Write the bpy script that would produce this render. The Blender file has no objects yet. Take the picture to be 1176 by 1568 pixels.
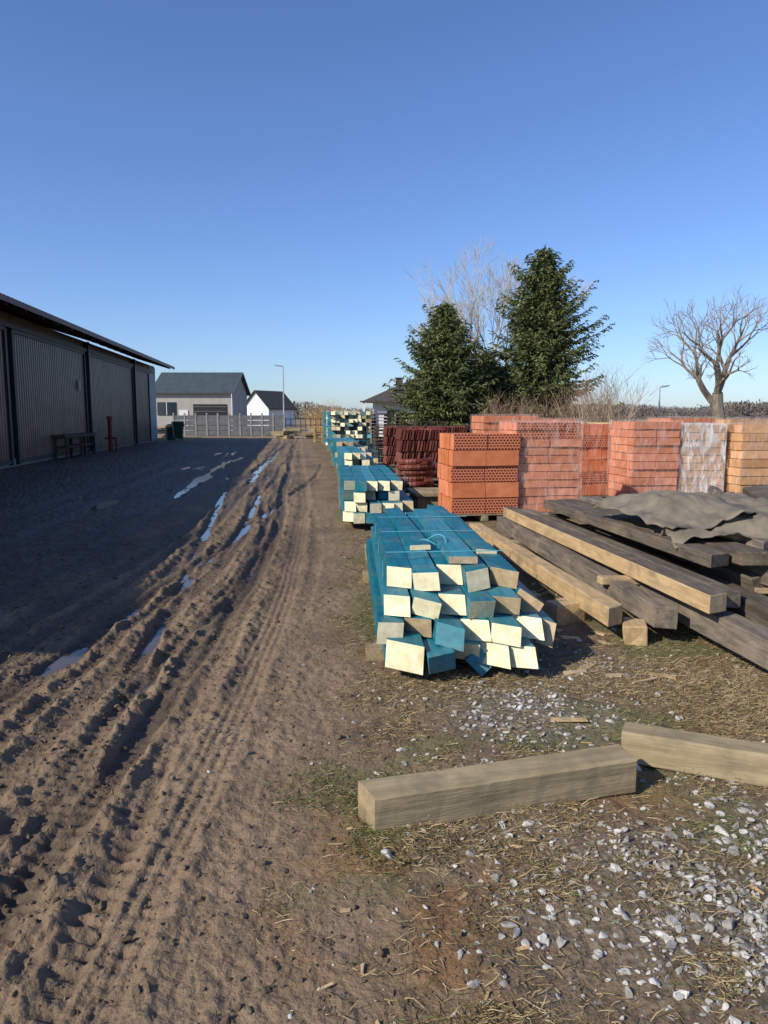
import bpy, math, random
import numpy as np
from mathutils import Vector, Matrix
rnd = random.Random(11)
rng = np.random.default_rng(11)
scene = bpy.context.scene
col = scene.collection

# ------------------------------------------------------------------ helpers
class MB:
    def __init__(s): s.v=[]; s.f=[]; s.m=[]
    def add(s, vs, fs, mi=0):
        o=len(s.v); s.v += [tuple(v) for v in vs]
        s.f += [tuple(i+o for i in f) for f in fs]
        s.m += (list(mi) if isinstance(mi,(list,tuple)) else [mi]*len(fs))
    def box(s, c, size, mi=0, yaw=0, pitch=0, roll=0, M=None, jit=0):
        R = M if M is not None else (Matrix.Rotation(yaw,3,'Z')@Matrix.Rotation(pitch,3,'X')@Matrix.Rotation(roll,3,'Y'))
        a,b,d=[k/2 for k in size]; c=Vector(c)
        P=[(-a,-b,-d),(a,-b,-d),(a,b,-d),(-a,b,-d),(-a,-b,d),(a,-b,d),(a,b,d),(-a,b,d)]
        vs=[c+R@(Vector(p)+Vector([rnd.uniform(-jit,jit) for _ in range(3)])) for p in P]
        s.add(vs,[(0,3,2,1),(4,5,6,7),(0,1,5,4),(2,3,7,6),(3,0,4,7),(1,2,6,5)],mi)
    def beam(s, p0, p1, w, h, mi=0, roll=0, cut0=(0,0), cut1=(0,0)):
        p0=Vector(p0); p1=Vector(p1); d=(p1-p0); L=d.length; d.normalize()
        x=d.cross(Vector((0,0,1))).normalized(); z=x.cross(d)
        R=Matrix((x,d,z)).transposed() @ Matrix.Rotation(roll,3,'Y')
        vs=[]
        for zz in (-h/2,h/2):
            for (xx,e) in ((-w/2,0),(w/2,0),(w/2,1),(-w/2,1)):
                cut=cut0 if e==0 else cut1
                yy=(L if e else 0)+xx/w*cut[0]+zz/h*cut[1]
                vs.append(p0+R@Vector((xx,yy,zz)))
        s.add(vs,[(0,3,2,1),(4,5,6,7),(0,1,5,4),(2,3,7,6),(3,0,4,7),(1,2,6,5)],mi)
    def tube(s, p0, p1, r0, r1, n=8, mi=0, caps=False):
        p0=Vector(p0); p1=Vector(p1); d=(p1-p0).normalized()
        a=d.orthogonal().normalized(); b=d.cross(a)
        vs=[]
        for p,r in ((p0,r0),(p1,r1)):
            for i in range(n):
                t=2*math.pi*i/n; vs.append(p+a*(r*math.cos(t))+b*(r*math.sin(t)))
        fs=[(i,(i+1)%n,n+(i+1)%n,n+i) for i in range(n)]
        if caps: fs+= [tuple(range(n))[::-1], tuple(range(n,2*n))]
        s.add(vs,fs,mi)
    def build(s, name, mats, loc=(0,0,0), yaw=0, smooth=False, bevel=0, parent=None):
        me=bpy.data.meshes.new(name); me.from_pydata(s.v,[],s.f)
        for m in mats: me.materials.append(m)
        me.polygons.foreach_set('material_index', s.m)
        if smooth: me.polygons.foreach_set('use_smooth',[True]*len(s.f))
        me.update()
        o=bpy.data.objects.new(name,me); col.objects.link(o)
        o.location=loc; o.rotation_euler=(0,0,yaw)
        if bevel:
            b=o.modifiers.new('bevel','BEVEL'); b.width=bevel; b.segments=2; b.limit_method='ANGLE'
        if parent: o.parent=parent
        return o

def np_mesh(name, V, F, mats, mi=None, smooth=False):
    me=bpy.data.meshes.new(name)
    V=np.asarray(V,dtype=np.float32); F=np.asarray(F,dtype=np.int32)
    me.vertices.add(len(V)); me.vertices.foreach_set('co',V.ravel())
    k=F.shape[1]
    me.loops.add(F.size); me.loops.foreach_set('vertex_index',F.ravel())
    me.polygons.add(len(F)); me.polygons.foreach_set('loop_start',np.arange(0,F.size,k,dtype=np.int32))
    me.polygons.foreach_set('loop_total',np.full(len(F),k,dtype=np.int32))
    for m in mats: me.materials.append(m)
    if mi is not None: me.polygons.foreach_set('material_index',np.asarray(mi,dtype=np.int32))
    me.polygons.foreach_set('use_smooth',np.full(len(F),smooth))
    me.update(calc_edges=True)
    o=bpy.data.objects.new(name,me); col.objects.link(o)
    return o

_tabs={}
def vnoise(x,y,seed=0):
    if seed not in _tabs: _tabs[seed]=np.random.default_rng(seed+100).random((256,256))
    T=_tabs[seed]
    xi=np.floor(x).astype(np.int64); yi=np.floor(y).astype(np.int64)
    fx=x-xi; fy=y-yi; fx=fx*fx*(3-2*fx); fy=fy*fy*(3-2*fy)
    a=T[xi%256,yi%256]; b=T[(xi+1)%256,yi%256]; c=T[xi%256,(yi+1)%256]; d=T[(xi+1)%256,(yi+1)%256]
    return (a*(1-fx)+b*fx)*(1-fy)+(c*(1-fx)+d*fx)*fy
def fbm(x,y,o=4,seed=0):
    s=0; a=.5; t=0
    for i in range(o):
        s=s+a*vnoise(x*2**i+17.3*i,y*2**i+9.1*i,seed+i); t+=a; a*=.5
    return s/t
def sst(a,b,x):
    t=np.clip((x-a)/(b-a),0,1); return t*t*(3-2*t)

# ------------------------------------------------------------------ materials
def newmat(name):
    m=bpy.data.materials.new(name); m.use_nodes=True; nt=m.node_tree
    return m,nt,nt.nodes['Principled BSDF']
def nd(nt,t,**k):
    n=nt.nodes.new(t)
    for a,b in k.items(): setattr(n,a,b)
    return n
def mixc(nt,fac,a,b,mode='MIX'):
    n=nd(nt,'ShaderNodeMix',data_type='RGBA',blend_type=mode)
    for sock,val in ((n.inputs[0],fac),(n.inputs[6],a),(n.inputs[7],b)):
        if isinstance(val,bpy.types.NodeSocket): nt.links.new(val,sock)
        elif isinstance(val,(int,float)): sock.default_value=val
        else: sock.default_value=(*val,1)
    return n.outputs[2]
def mth(nt,op,a,b=0.5,clamp=False):
    n=nd(nt,'ShaderNodeMath',operation=op,use_clamp=clamp)
    for i,v in enumerate((a,b)):
        if isinstance(v,bpy.types.NodeSocket): nt.links.new(v,n.inputs[i])
        else: n.inputs[i].default_value=v
    return n.outputs[0]
def rng_(nt,v,a,b,c=0,d=1):
    n=nd(nt,'ShaderNodeMapRange'); nt.links.new(v,n.inputs[0])
    for i,k in enumerate((a,b,c,d)): n.inputs[i+1].default_value=k
    return n.outputs[0]
def noi(nt,vec,scale,detail=5,rough=.6,dist=0):
    n=nd(nt,'ShaderNodeTexNoise'); n.inputs['Scale'].default_value=scale
    n.inputs['Detail'].default_value=detail; n.inputs['Roughness'].default_value=rough; n.inputs['Distortion'].default_value=dist
    nt.links.new(vec,n.inputs['Vector']); return n.outputs[0]
def coords(nt,scale=(1,1,1)):
    t=nd(nt,'ShaderNodeTexCoord'); m=nd(nt,'ShaderNodeMapping'); m.inputs['Scale'].default_value=scale
    nt.links.new(t.outputs['Object'],m.inputs[0]); return m.outputs[0]
def pmat(name,c1,c2,sc=(1,1,1),ns=5,rough=.8,bump=.3,bs=None,island=0,spec=.3,metal=0,lo=.35,hi=.65,dirt=None):
    m,nt,b=newmat(name); v=coords(nt,sc)
    f=rng_(nt,noi(nt,v,ns,6),lo,hi)
    c=mixc(nt,f,c1,c2)
    if dirt:
        v2=coords(nt); f2=rng_(nt,noi(nt,v2,dirt[1],5),.5,.7,0,dirt[2]); c=mixc(nt,f2,c,dirt[0])
    if island:
        g=nd(nt,'ShaderNodeNewGeometry'); h=nd(nt,'ShaderNodeHueSaturation')
        nt.links.new(rng_(nt,g.outputs['Random Per Island'],0,1,1-island,1+island),h.inputs['Value'])
        nt.links.new(rng_(nt,g.outputs['Random Per Island'],0,1,1+island*.3,1-island*.3),h.inputs['Saturation'])
        nt.links.new(c,h.inputs['Color']); c=h.outputs[0]
    nt.links.new(c,b.inputs['Base Color'])
    b.inputs['Roughness'].default_value=rough; b.inputs['Specular IOR Level'].default_value=spec; b.inputs['Metallic'].default_value=metal
    if bump:
        bn=nd(nt,'ShaderNodeBump'); bn.inputs['Strength'].default_value=bump; bn.inputs['Distance'].default_value=.01
        nt.links.new(noi(nt,v,bs or ns*4,5),bn.inputs['Height']); nt.links.new(bn.outputs[0],b.inputs['Normal'])
    return m

M_teal = pmat('teal_paint',(.005,.12,.165),(.014,.20,.255),(6,.7,6),4,.5,.3,14,island=.25,dirt=((.20,.21,.16),5,.45))
M_cream= pmat('fresh_cut_wood_end',(.84,.76,.50),(.70,.60,.36),(1,1,1),14,.75,.25,40,island=.10,dirt=((.45,.33,.18),9,.5))
M_tanend=pmat('dull_wood_end',(.50,.38,.22),(.36,.26,.15),(1,1,1),16,.8,.3,40,island=.15)
M_wood_w=pmat('weathered_wood',(.37,.29,.165),(.24,.185,.105),(7,.7,7),2.2,.85,.5,9,island=.12,dirt=((.09,.075,.05),3,.7))
M_wood_y=pmat('light_wood',(.60,.42,.22),(.41,.28,.145),(9,.9,9),3,.8,.5,9,island=.15,dirt=((.18,.14,.09),4,.6))
M_wood_g=pmat('old_grey_wood',(.18,.145,.108),(.08,.065,.05),(9,.8,9),3,.85,.7,9,island=.35,dirt=((.27,.205,.135),3,.6))
M_wood_d=pmat('dark_wood',(.09,.065,.045),(.045,.034,.025),(4,4,4),3,.85,.5,island=.3)
M_brick= pmat('clay_block',(.68,.235,.10),(.56,.165,.07),(1,1,1),7,.85,.3,30,island=.15)
M_brick2=pmat('pale_clay_block',(.68,.27,.14),(.55,.19,.10),(1,1,1),7,.85,.3,30,island=.15)
M_straw= pmat('sandy_block',(.66,.38,.18),(.54,.28,.13),(1,1,1),7,.85,.3,30,island=.2)
M_tile = pmat('dark_red_tile',(.20,.05,.032),(.12,.032,.022),(1,1,1),6,.6,.3,island=.3)
M_dark = pmat('dark_metal',(.03,.03,.032),(.02,.02,.02),rough=.5)
M_white= pmat('white_plaster',(.78,.78,.76),(.66,.66,.64),ns=1.5,bump=.1)
M_greyw= pmat('grey_plaster',(.42,.39,.35),(.34,.32,.29),ns=1,bump=.1)
M_slate= pmat('grey_metal_roof',(.070,.090,.095),(.05,.067,.072),ns=2,rough=.6,bump=.1)
M_roofd= pmat('dark_roof_tiles',(.095,.085,.07),(.058,.053,.047),ns=4,rough=.7)
M_win  = pmat('window_glass',(.02,.03,.04),(.03,.04,.05),rough=.1,bump=0,spec=.6)
M_galv = pmat('galvanised_steel',(.5,.51,.52),(.4,.41,.42),rough=.4,metal=.4,bump=.05)
M_red  = pmat('red_paint',(.26,.025,.022),(.17,.015,.015),rough=.5,bump=.1)
M_green= pmat('green_plastic',(.01,.05,.03),(.015,.07,.04),rough=.45,bump=.05)
M_strap= pmat('plastic_strap',(.12,.42,.50),(.10,.36,.44),rough=.35,bump=0)
M_stone= pmat('gravel_stone',(.48,.455,.41),(.28,.26,.23),ns=30,rough=.85,bump=.3,bs=80,island=.45)
M_clod = pmat('mud_clod',(.17,.12,.077),(.10,.07,.045),ns=20,rough=.85,bump=.5,bs=60,island=.25)
M_dry  = pmat('dry_blade',(.36,.275,.14),(.20,.145,.07),ns=9,rough=.8,bump=0,island=.5)
M_grn  = pmat('green_blade',(.135,.155,.045),(.09,.115,.033),ns=9,rough=.7,bump=0,island=.35)
M_bark = pmat('tree_bark',(.17,.13,.10),(.09,.07,.055),ns=3,rough=.9)
M_barkl= pmat('pale_bark',(.46,.39,.30),(.30,.255,.19),ns=2,rough=.9,bump=.2)
M_barko= pmat('oak_bark',(.30,.25,.19),(.17,.14,.105),ns=2,rough=.9,bump=.2)
M_twig = pmat('twigs',(.24,.16,.105),(.17,.115,.08),ns=2,rough=.9,bump=0,island=.2)
M_needle=pmat('spruce_needles',(.055,.082,.022),(.125,.140,.042),ns=.9,rough=.7,bump=0,island=.5,lo=.4,hi=.6)
M_far  = pmat('distant_woods',(.20,.165,.14),(.15,.13,.12),ns=.02,rough=1,bump=0,island=.15)
M_tarp = pmat('grey_tarpaulin',(.22,.185,.135),(.13,.11,.082),ns=4,rough=.75,bump=.6,bs=14)
M_conc = pmat('concrete',(.33,.31,.28),(.24,.22,.20),ns=4,rough=.9)
M_yellow=pmat('yellow_wood',(.62,.40,.12),(.45,.28,.09),(1,6,6),3,island=.2)

def perforated(name,base,hole):
    m,nt,b=newmat(name)
    t=nd(nt,'ShaderNodeTexCoord'); s=nd(nt,'ShaderNodeSeparateXYZ'); nt.links.new(t.outputs['Object'],s.inputs[0])
    c=nd(nt,'ShaderNodeCombineXYZ'); nt.links.new(mth(nt,'ADD',s.outputs[0],s.outputs[1]),c.inputs[0]); nt.links.new(s.outputs[2],c.inputs[1])
    br=nd(nt,'ShaderNodeTexBrick'); nt.links.new(c.outputs[0],br.inputs['Vector'])
    br.inputs['Scale'].default_value=1; br.inputs['Brick Width'].default_value=.052; br.inputs['Row Height'].default_value=.042
    br.inputs['Mortar Size'].default_value=.009; br.inputs['Mortar Smooth'].default_value=.1
    br.inputs['Color1'].default_value=(*hole,1); br.inputs['Color2'].default_value=(*[h*.5 for h in hole],1); br.inputs['Mortar'].default_value=(*base,1)
    nt.links.new(br.outputs[0],b.inputs['Base Color']); b.inputs['Roughness'].default_value=.9
    bn=nd(nt,'ShaderNodeBump'); bn.inputs['Strength'].default_value=1; bn.inputs['Distance'].default_value=.02
    nt.links.new(br.outputs['Fac'],bn.inputs['Height']); nt.links.new(bn.outputs[0],b.inputs['Normal'])
    return m
M_perf=perforated('perforated_clay',(.64,.20,.09),(.17,.035,.018))
M_perfs=perforated('perforated_sandy',(.72,.50,.20),(.24,.12,.035))

def film(name,colr,lo,hi):
    m,nt,b=newmat(name); v=coords(nt,(1.6,1.6,.55))
    n=noi(nt,v,4.5,6,.65,1.5); f=rng_(nt,n,.45,.68,lo,hi)
    tr=nd(nt,'ShaderNodeBsdfTransparent'); mx=nd(nt,'ShaderNodeMixShader')
    b.inputs['Base Color'].default_value=(*colr,1); b.inputs['Roughness'].default_value=.2
    bn=nd(nt,'ShaderNodeBump'); bn.inputs['Strength'].default_value=.9; bn.inputs['Distance'].default_value=.025
    nt.links.new(noi(nt,v,9,4,.6,2),bn.inputs['Height']); nt.links.new(bn.outputs[0],b.inputs['Normal'])
    nt.links.new(f,mx.inputs[0]); nt.links.new(tr.outputs[0],mx.inputs[1]); nt.links.new(b.outputs[0],mx.inputs[2])
    nt.links.new(mx.outputs[0],nt.nodes['Material Output'].inputs[0]); return m
M_film =film('clear_film',(.84,.70,.62),.02,.32)
M_filmp=film('pink_film',(.86,.66,.58),.05,.36)
M_filmw=film('white_film',(.84,.84,.82),.22,.95)

# ------------------------------------------------------------------ terrain
def shift(Y): return -.058*(np.sqrt((Y-8)**2+9)+(Y-8))
RUTS=[(-.80,.10,.018,.02,.45,0.3,0,1),(-1.20,.085,.046,.04,.6,1.0,.0,0),(-1.40,.05,.020,.03,.8,2.2,.01,0),
      (-1.62,.09,.029,.05,.5,3.1,-.01,0),(-1.86,.06,.026,.05,.7,.5,.02,0),(-2.12,.10,.032,.05,.6,4.0,.0,0),(-2.45,.07,.024,.05,.6,2.0,.02,0),
      (-2.75,.13,.028,.06,.5,1.9,.03,0),(-3.2,.12,.030,.08,.4,2.9,-.02,0),(-3.8,.15,.030,.08,.4,.9,.02,0),(-4.6,.18,.03,.1,.3,5,0,0),(-5.5,.2,.03,.1,.3,2,0,0),
      (-1.00,.06,.014,.04,.9,5.0,-.035,0),(-.55,.06,.007,.03,.5,3.3,-.012,0),(-1.5,.07,.030,.1,.35,1.3,-.09,0),(-2.3,.07,.026,.1,.4,.3,.11,0),(-1.0,.07,.022,.08,.5,2.3,-.06,0)]
PUD=[(-2.17,4.9,.20,.30),(-2.03,6.1,.17,.35),(-1.95,7.3,.15,.4),(-1.5,6.8,.09,.35),(-1.42,4.35,.08,.35),(-2.0,8.4,.13,.35),(-3.1,8.2,.25,.5),(-3.9,8.6,.25,.35),
     (-4.0,17,.4,1.4),(-7,33,.8,2.5),(-6.0,24,.45,2.0),(-4.9,20,.30,1.5),(-5.3,14,.4,.9),(-5.6,29,.35,1.6)]
def roadmask(x,Y):
    q=x-shift(Y); n=fbm(x*1.7,Y*1.1,4,5)-.5
    return 1-sst(-.42,.0,q+.7*n)
def gravelmask(x,Y):
    g=np.zeros_like(x)
    for cx,cy,rx,ry,a in ((.80,3.85,.38,.36,1.25),(1.20,2.10,.42,.55,1.3),(.55,2.75,.4,.25,.5),(1.55,2.55,.45,.4,.85),(1.25,4.6,.5,.3,.45),(.55,2.2,.3,.4,.4),(1.0,3.25,.7,.2,.4),(1.2,6.5,.5,1.0,.3),(.9,2.5,.6,.25,.65)):
        g=np.maximum(g,a*np.exp(-((x-cx)/rx)**2-((Y-cy)/ry)**2))
    return np.clip(g*(.15+1.5*fbm(x*4,Y*4,3,31)),0,1)
def H(x,Y,full=False):
    x=np.asarray(x,float); Y=np.asarray(Y,float)
    rd=roadmask(x,Y); q=x-shift(Y)
    fade=1-sst(45,80,Y)
    h=(fbm(x*.6,Y*.5,3,1)-.5)*.05
    rut=np.zeros_like(x); inr=np.zeros_like(x)
    clod=fbm(x*15,Y*13,4,7); fine=fbm(x*34,Y*30,3,9)
    for (qc,w,dp,am,fr,ph,sl,clean) in RUTS:
        c=qc+am*np.sin(Y*fr+ph)+sl*(Y-4)+ .07*(fbm(Y*.7+qc*7,Y*0+qc,2,3)-.5)
        d=q-c; a=np.abs(d)
        ww=w*(1+.5*(fbm(Y*2+qc*9,Y*0,2,4)-.5))
        core=np.exp(-(a/ww)**4)
        var=.25+1.4*fbm(Y*1.1+qc*5,Y*0+2,3,6)
        ridge=np.exp(-((a-1.5*ww)/(.45*ww))**2)*(0.15+1.0*clod)
        rut=rut-dp*core*var+dp*.5*ridge*var
        lv=sst(.35,.6,fbm(Y*.9+qc*3,Y*0+4,2,8))
        if clean:
            lug=np.tanh(3*np.sin(2*np.pi*(Y/.058+a*4)))*.0022+np.tanh(3*np.cos(2*np.pi*d/.055))*.004
        else:
            lug=np.tanh(2*np.sin(2*np.pi*(Y/.075+a*3.5+.5*clod)))*.005*lv
        rut=rut+core*lug*(.3+1.1*clod)
        inr=np.maximum(inr,core)
    z=rut+ (clod-.5)*.045*(1-.7*inr)*(.35+1.0*sst(-.55,-1.1,q)) + (fine-.5)*.022
    rough_left=sst(-1.0,-1.3,q)
    ridged=np.abs(fbm(x*9,Y*7,3,12)-.5)
    z=z+(.03-.20*ridged)*.18*rough_left*(1-inr)
    pd=np.zeros_like(x)
    for cx,cy,rx,ry in PUD:
        k=cx+(-.08*(Y-cy))
        pd=np.maximum(pd,np.exp(-((x-k)/rx)**2-((Y-cy)/ry)**2))
    z=z-.045*pd-.010
    right=(fbm(x*3,Y*3,4,14)-.5)*.05+(fbm(x*22,Y*22,3,15)-.5)*.016
    h=h+fade*(rd*z+(1-rd)*right)
    if full: return h,rd,inr,pd,clod
    return h

Yr=[-80,-20,-5,0,.4,.8]
y=1.1
while y<4500:
    Yr.append(y); y*= (1.0042 if y<12 else (1.011 if y<70 else 1.12))
Yr=np.array(Yr)
nc=840; u=np.linspace(-1,1,nc)
Xe=(np.maximum(Yr,.8)*.66+.9)[:,None]
Xin=Xe*u[None,:]
ks=np.array([.0004,.0015,.004,.012,.05,.25,1.0])
Xr=Xe+(6000-Xe)*ks[None,:]
X=np.concatenate([-Xr[:,::-1],Xin,Xr],axis=1); YY=np.repeat(Yr[:,None],X.shape[1],1)
Z,RD,INR,PDm,CL=H(X,YY,True)
GR=gravelmask(X,YY)*(YY<12)
nr,ncx=X.shape
V=np.stack([X,YY,Z],-1).reshape(-1,3)
idx=np.arange(nr*ncx).reshape(nr,ncx)
F=np.stack([idx[:-1,:-1],idx[:-1,1:],idx[1:,1:],idx[1:,:-1]],-1).reshape(-1,4)

gm,nt,b=newmat('yard_ground'); 
at=nd(nt,'ShaderNodeAttribute',attribute_name='mask'); sp=nd(nt,'ShaderNodeSeparateColor'); nt.links.new(at.outputs['Color'],sp.inputs[0])
at2=nd(nt,'ShaderNodeAttribute',attribute_name='mask2'); sp2=nd(nt,'ShaderNodeSeparateColor'); nt.links.new(at2.outputs['Color'],sp2.inputs[0])
v=coords(nt)
n1=noi(nt,v,1.3,7,.6); n2=noi(nt,v,11,6,.65); n3=noi(nt,v,60,4,.6)
mud=mixc(nt,rng_(nt,n1,.35,.65),(.265,.187,.118),(.175,.122,.077))
mud=mixc(nt,rng_(nt,n2,.4,.7,0,.5),mud,(.105,.072,.046))
mud=mixc(nt,rng_(nt,n3,.45,.7,0,.35),mud,(.33,.245,.16))
mud=mixc(nt,mth(nt,'MULTIPLY',sp2.outputs[0],.72),mud,(.050,.036,.025))  # dark tone for wet mud and the painted rut and shed shade
soil=mixc(nt,rng_(nt,n1,.4,.62),(.205,.145,.088),(.13,.086,.050))
soil=mixc(nt,rng_(nt,n2,.42,.62,0,.55),soil,(.285,.205,.115))
soil=mixc(nt,rng_(nt,n3,.5,.66,0,.6),soil,(.065,.046,.030))
soil=mixc(nt,mth(nt,'MULTIPLY',sp.outputs[2],.5),soil,(.12,.13,.045))
soil=mixc(nt,mth(nt,'MULTIPLY',sp2.outputs[2],.7),soil,(.235,.12,.05))
vor=nd(nt,'ShaderNodeTexVoronoi'); vor.inputs['Scale'].default_value=42; nt.links.new(v,vor.inputs['Vector'])
gcol=mixc(nt,rng_(nt,vor.outputs['Distance'],.1,.6),(.34,.32,.285),(.10,.085,.066))
soil=mixc(nt,mth(nt,'MULTIPLY',sp.outputs[1],.78,True),soil,gcol)
c=mixc(nt,sp.outputs[0],soil,mud)
n4=noi(nt,v,.05,6,.6)
farc=mixc(nt,rng_(nt,n4,.4,.6),(.28,.205,.135),(.20,.16,.09))
c=mixc(nt,sp2.outputs[1],c,farc)
nt.links.new(c,b.inputs['Base Color'])
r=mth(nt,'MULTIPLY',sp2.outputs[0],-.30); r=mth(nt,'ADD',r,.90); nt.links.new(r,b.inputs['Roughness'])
b.inputs['Specular IOR Level'].default_value=.22
bn=nd(nt,'ShaderNodeBump'); bn.inputs['Strength'].default_value=.8; bn.inputs['Distance'].default_value=.016
bh=mth(nt,'ADD',mth(nt,'MULTIPLY',n2,1.2),mth(nt,'MULTIPLY',n3,.8))
nt.links.new(bh,bn.inputs['Height']); nt.links.new(bn.outputs[0],b.inputs['Normal'])
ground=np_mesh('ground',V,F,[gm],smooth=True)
Q=X-shift(YY)
green=np.clip(sst(.5,.62,fbm(X*1.6,YY*1.6,3,41))*(1-RD)*(YY<14),0,1)
damp_shade=sst(-2.5,-3.5,Q+.9*(fbm(X*1.2,YY*.9,3,49)-.5))*(.65+.35*sst(.4,.6,fbm(X*.9,YY*.5,3,52)))  # shed shadow deepened in the mud colour, with some damp gloss
wet_shade=np.clip(sst(-.03,-.07,Z)*RD+.5*sst(.5,.75,fbm(X*.8,YY*.5,3,44))*RD+.6*INR*RD*sst(-1.0,-1.1,Q)+damp_shade,0,1)*(1-sst(42,56,YY))  # wet mud, plus shade painted into the ruts and beside the shed
far=sst(42,56,YY+ (fbm(X*.1,YY*.1,2,46)-.5)*10)
orange=np.exp(-((X+.05)/.45)**2-((YY-2.2)/.55)**2)+.5*np.exp(-((X-1.2)/.5)**2-((YY-2.9)/.3)**2)
orange=np.clip(orange*sst(.35,.6,fbm(X*6,YY*6,3,47))*1.3,0,1)
for nm,chs in (('mask',(RD,GR,green)),('mask2',(wet_shade,far,orange))):
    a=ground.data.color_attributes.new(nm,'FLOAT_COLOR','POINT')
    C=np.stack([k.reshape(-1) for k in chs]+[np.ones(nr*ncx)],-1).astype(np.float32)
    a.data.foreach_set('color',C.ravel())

wm,nt,b=newmat('muddy_water'); b.inputs['Base Color'].default_value=(.09,.066,.045,1); b.inputs['Roughness'].default_value=.10
b.inputs['Specular IOR Level'].default_value=.35
bn=nd(nt,'ShaderNodeBump'); bn.inputs['Strength'].default_value=.15; nt.links.new(noi(nt,coords(nt),9,3),bn.inputs['Height']); nt.links.new(bn.outputs[0],b.inputs['Normal'])
mb=MB(); wz=-.063
ys=[1.5,8,16,26,38,44]
for i in range(len(ys)-1):
    a_,b_=ys[i],ys[i+1]; sa,sb=float(shift(np.array(a_))),float(shift(np.array(b_)))
    mb.add([(sa-7,a_,wz),(sa-1.3,a_,wz),(sb-1.3,b_,wz),(sb-7,b_,wz)],[(0,1,2,3)])
mb.build('puddle_water',[wm])

# ------------------------------------------------------------------ stones / clods / grass
def ico():
    import bmesh
    bm=bmesh.new(); bmesh.ops.create_icosphere(bm,subdivisions=2,radius=1)
    V=np.array([v.co[:] for v in bm.verts]); F=np.array([[v.index for v in f.verts] for f in bm.faces]); bm.free(); return V,F
IV,IF=ico()
def scatter_rocks(name,P,S,mat,flat=.6,sink=.25,ang=.22):
    n=len(P); nv=len(IV)
    base=np.repeat(IV[None],n,0)
    for k in range(8):
        d=rng.normal(size=(n,3)); d/=np.linalg.norm(d,axis=1)[:,None]
        lim=rng.uniform(.3,.75,(n,1)); dot=np.einsum('nvk,nk->nv',base,d); ex=np.maximum(dot-lim,0)
        base=base-ex[:,:,None]*d[:,None,:]
    base=base*(1+rng.uniform(-ang*.3,ang*.3,(n,nv,1)))
    sc=np.stack([rng.uniform(.9,1.5,n),rng.uniform(.6,1.1,n),rng.uniform(flat*.7,flat*1.3,n)],-1)
    base=base*sc[:,None,:]
    a=rng.uniform(0,2*np.pi,n); t=rng.normal(0,.35,n)
    ct,st=np.cos(t)[:,None],np.sin(t)[:,None]
    x,y_,z=base[...,0],base[...,1],base[...,2]
    x,z=x*ct-z*st,x*st+z*ct
    ca,sa=np.cos(a)[:,None],np.sin(a)[:,None]
    x,y_=x*ca-y_*sa,x*sa+y_*ca
    B=np.stack([x,y_,z],-1)*S[:,None,None]
    B=B+P[:,None,:]; B[...,2]+= (S*flat*(1-2*sink)*.8)[:,None]
    F=(IF[None]+(np.arange(n)*nv)[:,None,None]).reshape(-1,3)
    return np_mesh(name,B.reshape(-1,3),F,[mat])
N=110000
Yc=rng.uniform(1.3,9,N); Xc=rng.uniform(-.5,1,N)*(Yc*.7+.4)
g=gravelmask(Xc,Yc); rdm=roadmask(Xc,Yc)
pr=np.clip(g**1.4*1.0+.030*(1-rdm)+.006,0,1)*np.where(Yc>5,.4,1)*np.where(Xc<-.3,.15,1)
keep=rng.random(N)<pr*.42
Xc,Yc=Xc[keep],Yc[keep]
S=np.clip(rng.lognormal(math.log(.0105),.45,len(Xc)),.004,.027)
scatter_rocks('gravel',np.stack([Xc,Yc,H(Xc,Yc)],-1),S,M_stone,sink=.35)
N=34000
Yc=rng.uniform(1.3,10,N); Xc=rng.uniform(-1,.25,N)*(Yc*.56+.3)
qq=Xc-shift(Yc)
keep=(rng.random(N)<np.where(qq<-1.0,.5,.18)*(.3+1.2*fbm(Xc*3,Yc*3,2,61)))&(qq<.4)
hh=H(Xc,Yc); keep&=hh>-.055
Xc,Yc,hh=Xc[keep],Yc[keep],hh[keep]
S=np.clip(rng.lognormal(math.log(.0065),.5,len(Xc)),.0025,.022)
scatter_rocks('mud_clods',np.stack([Xc,Yc,hh],-1),S,M_clod,flat=.7,sink=.35,ang=.5)

def grass(name,N,dens,lenr,mats,greenf,up):
    Yc=1.3+rng.random(N)**1.5*8.5; Xc=rng.uniform(-.35,1,N)*(Yc*.62+.3)
    d=dens(Xc,Yc); k=rng.random(N)<d; Xc,Yc=Xc[k],Yc[k]; n=len(Xc)
    z=H(Xc,Yc)
    a=rng.uniform(0,2*np.pi,n); L=lenr[0]+(lenr[1]-lenr[0])*rng.random(n)**1.8; el=np.abs(rng.normal(up[0],up[1],n))
    w=rng.uniform(.0004,.0009,n)*(1+Yc*.16)
    dx,dy=np.cos(a),np.sin(a); px,py=-dy,dx
    bend=rng.uniform(-.9,.3,n); c2=rng.uniform(-.9,.9,n)
    pts=[]
    for t,wf in ((0,1),(.5,.85),(1,.25)):
        r=L*t; e=el+bend*t
        X_=Xc+(dx+px*c2*t)*r*np.cos(e); Y_=Yc+(dy+py*c2*t)*r*np.cos(e); Z_=z+.003+np.maximum(r*np.sin(e),t*.004)
        for s_ in (-1,1): pts.append(np.stack([X_+px*w*wf*s_,Y_+py*w*wf*s_,Z_+ (0.001*s_)],-1))
    Vv=np.stack(pts,1).reshape(-1,3)
    o=(np.arange(n)*6)[:,None,None]
    Ff=(np.array([[0,1,3,2],[2,3,5,4]])[None]+o).reshape(-1,4)
    gm_=(rng.random(n)<greenf(Xc,Yc)).astype(int)
    return np_mesh(name,Vv,Ff,mats,np.repeat(gm_,2))
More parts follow.
